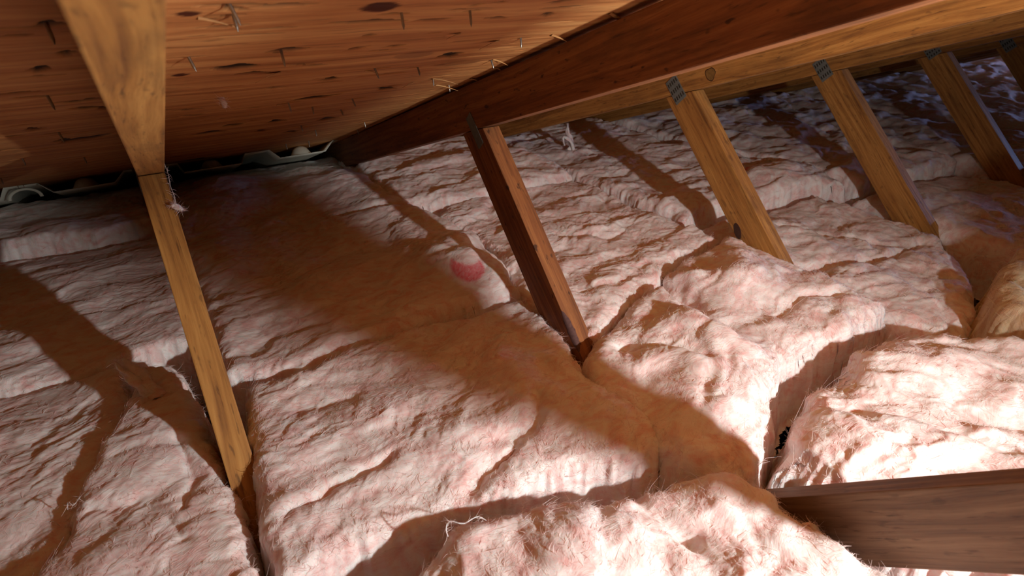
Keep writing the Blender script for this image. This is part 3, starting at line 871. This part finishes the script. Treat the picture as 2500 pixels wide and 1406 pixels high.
# --- left bay
batt('pale pink batt at far left under the eave, its cut end facing the camera', [(-.50, .80), (-.30, .79), (-.14, .755), (-.01, .80), (-.005, 1.4), (-.50, 1.4)], -.315, C2, 100, .15,
     grow=0.0, edge_r=.012, drop=.012, a_mid=.010, nstr=1800)
batt('flat greyish-pink batt left of the nearest web, crossed by the web shadow', [(-.50, .145), (-.20, .115), (-.12, .12), (-.04, .13), (-.006, .12), (-.004, .745), (-.12, .72), (-.30, .755), (-.50, .76)], -.355, C1, 110, .12,
     edge_r=.02, drop=.02, a_mid=.009, a_small=.0036, nstr=5000, stretch=2.6)
batt('pink batt at the lower left corner, left of the dark diagonal crease', [(-.50, .13), (-.22, .10), (-.13, .085), (-.115, .03), (-.13, -.10), (-.17, -.22), (-.215, -.33), (-.26, -.45), (-.28, -.98), (-.50, -.98)], -.362, C1, 120, .2,
     edge_r=.03, drop=.03, a_mid=.0095, a_small=.0042, nstr=5000, stretch=2.2)
batt('wedge-shaped pink batt with a pointed tip, left of the long dark gap', [(-.085, .055), (-.03, .02), (-.012, -.12), (-.002, -.25), (.006, -.37), (.004, -.52), (-.012, -.98), (-.27, -.98), (-.245, -.45), (-.195, -.30), (-.145, -.15), (-.115, -.04)], -.340, C1, 130, .25,
     skirt=.016, grow=-.002, edge_r=.026, drop=.026, a_mid=.0085, a_small=.0042, nstr=6000, stretch=2.0, grooves=[([(-.16, -.30), (-.10, -.33), (-.06, -.42)], .010, .006), ([(-.05, -.22), (-.035, -.31), (-.06, -.36)], .007, .008)])
# --- bay between the nearest truss and the long dark rafter
def crescent(X, Y):
    r = np.hypot((X - .562) / .036, (Y + .005) / .050)
    r2 = np.hypot((X - .575) / .032, (Y - .035) / .046)
    return smooth(1.05, .85, r) * smooth(.85, 1.05, r2) * (.75 + .25 * perlin(X * 200, Y * 200, 3))
batt('shadowed pink batt reaching to the eave, with a red-dyed crescent on its raised flap', [(.05, -.085), (.16, -.125), (.25, -.10), (.33, -.085), (.42, -.075), (.52, -.09), (.62, -.10), (.665, .02), (.70, .22), (.66, .36), (.62, .60), (.60, 1.4), (.05, 1.4)], -.335, .0034, 200, .25,
     edge_r=.028, drop=.035, a_mid=.011, nstr=7000, bumps=[(.585, .05, .070, .12, .050), (.63, .17, .04, .05, .022), (.53, .12, .035, .05, .018), (.46, -.06, .09, .05, .012), (.5, .85, .12, .15, .035), (.20, .92, .17, .15, .06), (.60, .55, .10, .3, .03)],
     grooves=[([(.40, .56), (.50, .54), (.62, .50)], .012, .014)], tint=crescent)
batt('broad pink batt in the middle with a smooth cut edge along the dark gap', [(.062, -.12), (.16, -.155), (.25, -.13), (.33, -.115), (.42, -.10), (.52, -.12), (.62, -.13), (.61, -.30), (.57, -.42), (.57, -.52), (.58, -.62), (.50, -.635), (.44, -.60), (.37, -.575), (.28, -.565), (.18, -.54), (.10, -.535), (.02, -.56), (.022, -.46), (.032, -.37), (.042, -.25)], -.337, C1, 210, .30,
     skirt=.016, grow=.002, edge_r=.026, drop=.024, a_mid=.0105, a_small=.0050, nstr=9000,
     bumps=[(.33, -.46, .10, .05, .020), (.45, -.42, .06, .10, .026), (.53, -.52, .05, .07, .03), (.535, -.39, .025, .04, .022), (.20, -.33, .10, .05, .010)],
     grooves=[([(.05, -.46), (.13, -.435), (.20, -.43)], .010, .014), ([(.28, -.535), (.35, -.51), (.41, -.49), (.45, -.45)], .012, .016), ([(.12, -.24), (.2, -.26)], .02, .008)])
batt('foreground pink batt along the bottom edge, in front of the diagonal board', [(.10, -.66), (.16, -.615), (.22, -.595), (.30, -.615), (.37, -.635), (.43, -.66), (.50, -.675), (.57, -.70), (.60, -.77), (.600, -.90), (.602, -1.02), (.04, -1.02), (.03, -.72)], -.325, C1, 220, .5,
     grow=.0, edge_r=.03, drop=.03, a_mid=.020, a_small=.0042, stretch=1.3, nstr=8000, bumps=[(.34, -.70, .07, .05, .026), (.25, -.64, .05, .04, .012), (.52, -.73, .06, .045, .028), (.46, -.84, .06, .05, .018), (.22, -.78, .07, .07, .015)], grooves=[([(.455, -.65), (.44, -.70), (.455, -.76)], .012, .018), ([(.30, -.80), (.36, -.78), (.40, -.82)], .014, .010)])
# --- bay right of the long dark rafter
batt('pink batt under the eave behind the second and third webs', [(.63, .53), (.75, .49), (.90, .50), (1.20, .49), (1.21, 1.4), (.625, 1.4)], -.305, C2, 300, .2, a_mid=.016, a_small=.0062, nstr=3000, edge_r=.06, drop=.04, grow=.03)
batt('lumpy pink batt between the second and third webs', [(.73, .25), (.69, .02), (.64, -.10), (.62, -.20), (.66, -.32), (.74, -.28), (.88, -.225), (1.02, -.165), (1.12, -.14), (1.215, -.14), (1.215, .47), (.90, .48), (.76, .46), (.69, .40)], -.340, .0028, 310, .3,
     a_mid=.018, a_small=.0058, nstr=6000, edge_r=.03, drop=.03, grooves=[([(.90, .10), (1.0, .02), (1.1, .05)], .02, .012)])
batt('bright puffy pink batt heaped at the foot of the third web', [(.60, -.735), (.545, -.63), (.535, -.50), (.57, -.41), (.68, -.345), (.80, -.29), (.93, -.245), (1.05, -.19), (1.22, -.17), (1.235, -.40), (1.22, -.57), (1.05, -.585), (.95, -.565), (.86, -.575), (.80, -.61), (.70, -.68)], -.325, C1, 320, .6,
     a_mid=.018, a_small=.0034, nstr=8000, edge_r=.035, drop=.04, bumps=[(1.06, -.35, .075, .06, .050), (1.13, -.28, .06, .05, .03), (.97, -.29, .035, .04, .028), (.82, -.46, .04, .09, .034), (.72, -.56, .08, .07, .022), (.64, -.62, .05, .06, .016)],
     grooves=[([(.93, -.25), (.91, -.33), (.86, -.39), (.84, -.46)], .018, .034), ([(.66, -.40), (.72, -.45), (.74, -.52)], .014, .020), ([(1.0, -.48), (1.10, -.46), (1.18, -.50)], .016, .016)])
batt('domed pink batt at the lower right, behind the diagonal board', [(.662, -.80), (.655, -.735), (.72, -.705), (.80, -.672), (.90, -.648), (1.0, -.632), (1.10, -.632), (1.20, -.650), (1.26, -.73), (1.27, -1.05), (.664, -1.05)], -.320, C1, 330, -.3,
     grow=.0, a_mid=.020, a_small=.0045, stretch=1.25, nstr=8000, edge_r=.06, drop=.06, bumps=[(.95, -.78, .25, .10, .014), (1.0, -1.02, .5, .13, .040), (.76, -.78, .05, .05, .014), (1.05, -.72, .07, .05, .014)], grooves=[([(.82, -.72), (.88, -.80), (.90, -.90)], .016, .012), ([(.98, -.86), (1.04, -.90)], .03, .022)], warp=.014)
# --- bays further right
batt('pinkish batt right of the third web, torn along its near edge', [(1.245, -.67), (1.25, -.30), (1.26, -.02), (1.60, -.0), (1.80, -.03), (1.84, -.30), (1.80, -.42), (1.72, -.50), (1.58, -.60), (1.44, -.655), (1.32, -.70)], -.368, C2, 400, .4,
     grow=.0, a_mid=.018, a_small=.0058, nstr=5000, edge_r=.04, drop=.05, grooves=[([(1.29, -.31), (1.42, -.37), (1.58, -.41), (1.72, -.40)], .016, .025), ([(1.45, -.15), (1.55, -.22), (1.62, -.33)], .010, .01)])
def redspot(X, Y):
    return .8 * smooth(1.0, .5, np.hypot((X - 1.72) / .035, (Y - .17) / .022)) * smooth(-.3, .2, perlin(X * 50, Y * 50, 8))
batt('pink batt behind the third web with a small red torn spot', [(1.255, .01), (1.60, .03), (1.80, .0), (1.90, -.06), (1.94, .10), (1.86, .40), (1.825, .60), (1.82, 1.4), (1.25, 1.4)], -.330, .0042, 410, .2, a_mid=.018, a_small=.0065, nstr=4000, edge_r=.03, drop=.03, tint=redspot, bumps=[(1.80, .10, .12, .10, .03)])
batt('dim mauve batt past the fourth web, sinking to the right edge', [(1.86, -.34), (1.90, -.12), (2.10, -.12), (2.42, -.16), (2.44, -1.3), (1.95, -1.3), (1.85, -.55)], -.36, C3, 420, .3, a_mid=.012, nstr=2500, edge_r=.05, drop=.05)
batt('greyish pink batt between the fourth and fifth webs', [(1.96, -.08), (1.95, .12), (1.88, .42), (1.86, 1.9), (2.44, 1.9), (2.44, -.13), (2.1, -.10)], -.320, C3, 430, .2, a_mid=.02, nstr=3000, edge_r=.03, drop=.04)
batt('bluish batt beyond the fifth web', [(2.485, -1.0), (2.485, 1.5), (3.05, 1.5), (3.05, -1.0)], -.325, .0075, 440, .2, a_mid=.022, nstr=2500)
batt('blue-lit batt in the dark past the sixth web', [(3.10, -1.3), (3.10, 1.9), (3.66, 1.9), (3.66, -1.3)], -.32, .009, 450, .2, a_mid=.022, nstr=1500)
batt('blue-lit batt second from the gable in the dark corner', [(3.71, -1.3), (3.71, 1.9), (4.27, 1.9), (4.27, -1.3)], -.32, C4, 460, .2, a_mid=.022, nstr=0)
batt('blue-lit batt deep in the dark upper right corner', [(4.32, -1.3), (4.32, 1.9), (4.88, 1.9), (4.88, -1.3)], -.31, C4, 470, .2, a_mid=.022, nstr=0)
batt('farthest blue-lit batt against the gable wall', [(4.93, -1.3), (4.93, 1.9), (6.05, 1.9), (6.05, -1.3)], -.31, .014, 480, .2, a_mid=.022, nstr=0)
def ytint(X, Y): return smooth(.045, .0, poly_sd(X, Y, YP)) * (.5 + .5 * perlin(X * 60, Y * 60, 4))
YP = [(1.315, -.735), (1.40, -.69), (1.52, -.655), (1.66, -.63), (1.84, -.75), (1.86, -1.3), (1.33, -1.3), (1.29, -.80)]
batt('cream-yellow insulation chunk at the right edge with a brown torn side', YP, -.288, C2, 500, .6, a_mid=.014, nstr=4000, edge_r=.03, drop=.04, mat=M_YEL, name='insulation_chunk', tint=ytint)
# --- loose tufts, curls and fluff
def tuft(name, pts, radii, seed, parent=None, label=None, cat=None, fuzz=500, mat=None, fmat=None, flat=.75, lump=.6):
    r = np.random.default_rng(seed)
    pts = np.array(pts, float); n0 = len(pts)
    ts = np.linspace(0, n0 - 1, 22)
    def interp(a):
        i = np.clip(np.floor(ts).astype(int), 0, n0 - 2); f = (ts - i)[:, None]
        p0 = a[np.clip(i - 1, 0, n0 - 1)]; p1 = a[i]; p2 = a[i + 1]; p3 = a[np.clip(i + 2, 0, n0 - 1)]
        return .5 * (2 * p1 + (p2 - p0) * f + (2 * p0 - 5 * p1 + 4 * p2 - p3) * f * f + (3 * p1 - p0 - 3 * p2 + p3) * f ** 3)
    C = interp(pts); Rr = np.maximum(interp(np.array(radii, float)[:, None])[:, 0], .0004)
    T = np.gradient(C, axis=0); T /= np.linalg.norm(T, axis=1, keepdims=True) + 1e-9
    up = np.array([.3, -.4, .85]); A = np.cross(T, up); A /= np.linalg.norm(A, axis=1, keepdims=True) + 1e-9
    B = np.cross(A, T)
    ns = 14; an = np.linspace(0, 2 * np.pi, ns, endpoint=False)
    AN, TT = np.meshgrid(an, ts)
    nz = fbm(np.cos(AN) * 1.3 + TT * 1.7, np.sin(AN) * 1.3 + TT * .9, seed, 3)
    rad = Rr[:, None] * (1 + lump * 2 * nz)
    D = A[:, None, :] * np.cos(AN)[..., None] + B[:, None, :] * (np.sin(AN) * flat)[..., None]
    V = C[:, None, :] + D * rad[..., None]
    V = V.reshape(-1, 3); Dn = D.reshape(-1, 3) / (np.linalg.norm(D.reshape(-1, 3), axis=1, keepdims=True) + 1e-9)
    idx = np.arange(22 * ns).reshape(22, ns)
    F = np.stack([idx[:-1], np.roll(idx[:-1], -1, 1), np.roll(idx[1:], -1, 1), idx[1:]], -1).reshape(-1, 4)
    org = np.array(parent.location) if parent else C[0]
    me = mesh_np(name, V - org, F, True, {'tint': np.zeros(len(V))})
    o = link(name, me, mat or M_PINK, parent)
    if not parent:
        o.location = org; tag(o, label, cat)
    if fuzz:
        sel = r.integers(0, len(V), fuzz)
        v, f = ribbons((V - org)[sel], Dn[sel], 0.0, fuzz, .010, .00030, r, (.1, .9), 3.0, .5)
        fo = link('loose_fibers', mesh_np('loose_fibers', v, f), fmat or M_FIB, o); tag(fo, kind='stuff')
    return o
LBL = {b['label']: b for b in BATTS}
def find(txt): return next(b for l, b in LBL.items() if txt in l)
wedge = find('wedge-shaped'); mid = find('broad pink'); fore = find('foreground pink'); farb = find('small red torn')
tuft('tuft', [(-.070, -.095, -.345), (-.080, -.055, -.322), (-.091, -.038, -.305), (-.100, -.019, -.292)], [.016, .013, .009, .002], 1, wedge, fuzz=500)
tuft('tuft', [(-.072, -.09, -.335), (-.090, -.063, -.315), (-.106, -.030, -.305), (-.112, -.010, -.298)], [.010, .008, .005, .001], 2, wedge, fuzz=300)
tuft('tuft', [(1.386, .717, -.345), (1.393, .717, -.300), (1.376, .717, -.262), (1.371, .712, -.225)], [.016, .010, .010, .002], 3, farb, fuzz=300)
tuft('tuft', [(1.406, .71, -.345), (1.380, .70, -.292), (1.345, .70, -.270), (1.350, .70, -.300)], [.010, .007, .006, .003], 4, farb, fuzz=200)
tuft('tuft', [(.590, -.800, -.366), (.592, -.818, -.346), (.594, -.830, -.334), (.594, -.841, -.345), (.590, -.846, -.368)], [.006, .006, .007, .008, .006], 7, fore, fuzz=500)
tuft('strand', [(.207, -.612, -.325), (.204, -.612, -.305), (.211, -.610, -.298), (.223, -.620, -.300), (.244, -.616, -.305), (.256, -.618, -.318)], [.0009, .0009, .0007, .0007, .0006, .0004], 8, fore, fuzz=60, lump=.2)
tuft('strand', [(-.190, -.275, -.352), (-.185, -.281, -.336), (-.178, -.293, -.334), (-.172, -.276, -.338)], [.0007, .0006, .0006, .0004], 9, wedge, fuzz=40, lump=.2)
tuft('insulation_fluff', [(.031, -.046, -.040), (.038, -.052, -.042), (.046, -.060, -.048)], [.002, .0055, .002], 10, None, 'small white fluff caught on the edge of the nearest web', 'insulation', fuzz=160, lump=.5)
tuft('insulation_fluff', [(.132, -.095, .118), (.133, -.096, .111), (.134, -.098, .103)], [.003, .0042, .002], 11, None, 'tiny pink fluff stuck on a nail under the roof sheathing', 'insulation', fuzz=60, lump=.5)
tuft('dust_thread', [(.0405, .004, .012), (.0415, -.008, -.002), (.0395, -.023, -.018), (.0405, -.035, -.031), (.0385, -.047, -.042)], [.0003, .0004, .0003, .0005, .0004], 12, None, 'thin dusty thread hanging beside the top of the nearest web', 'thread', fuzz=60, mat=M_THREAD, lump=.6)

# --- behind the viewer
for i, (xa, xb) in enumerate(((-.62, -.01), (.045, .60), (.665, 1.21), (1.26, 1.82))):
    batt(['pink batt behind the viewer in the left bay', 'pink batt behind the viewer under the long dark rafter', 'pink batt behind the viewer in the third bay', 'pink batt behind the viewer in the fourth bay'][i],
         [(xa, -2.6), (xa, -1.08), (xb, -1.08), (xb, -2.6)], -.34, .02, 600 + i * 10, .2, nstr=0)
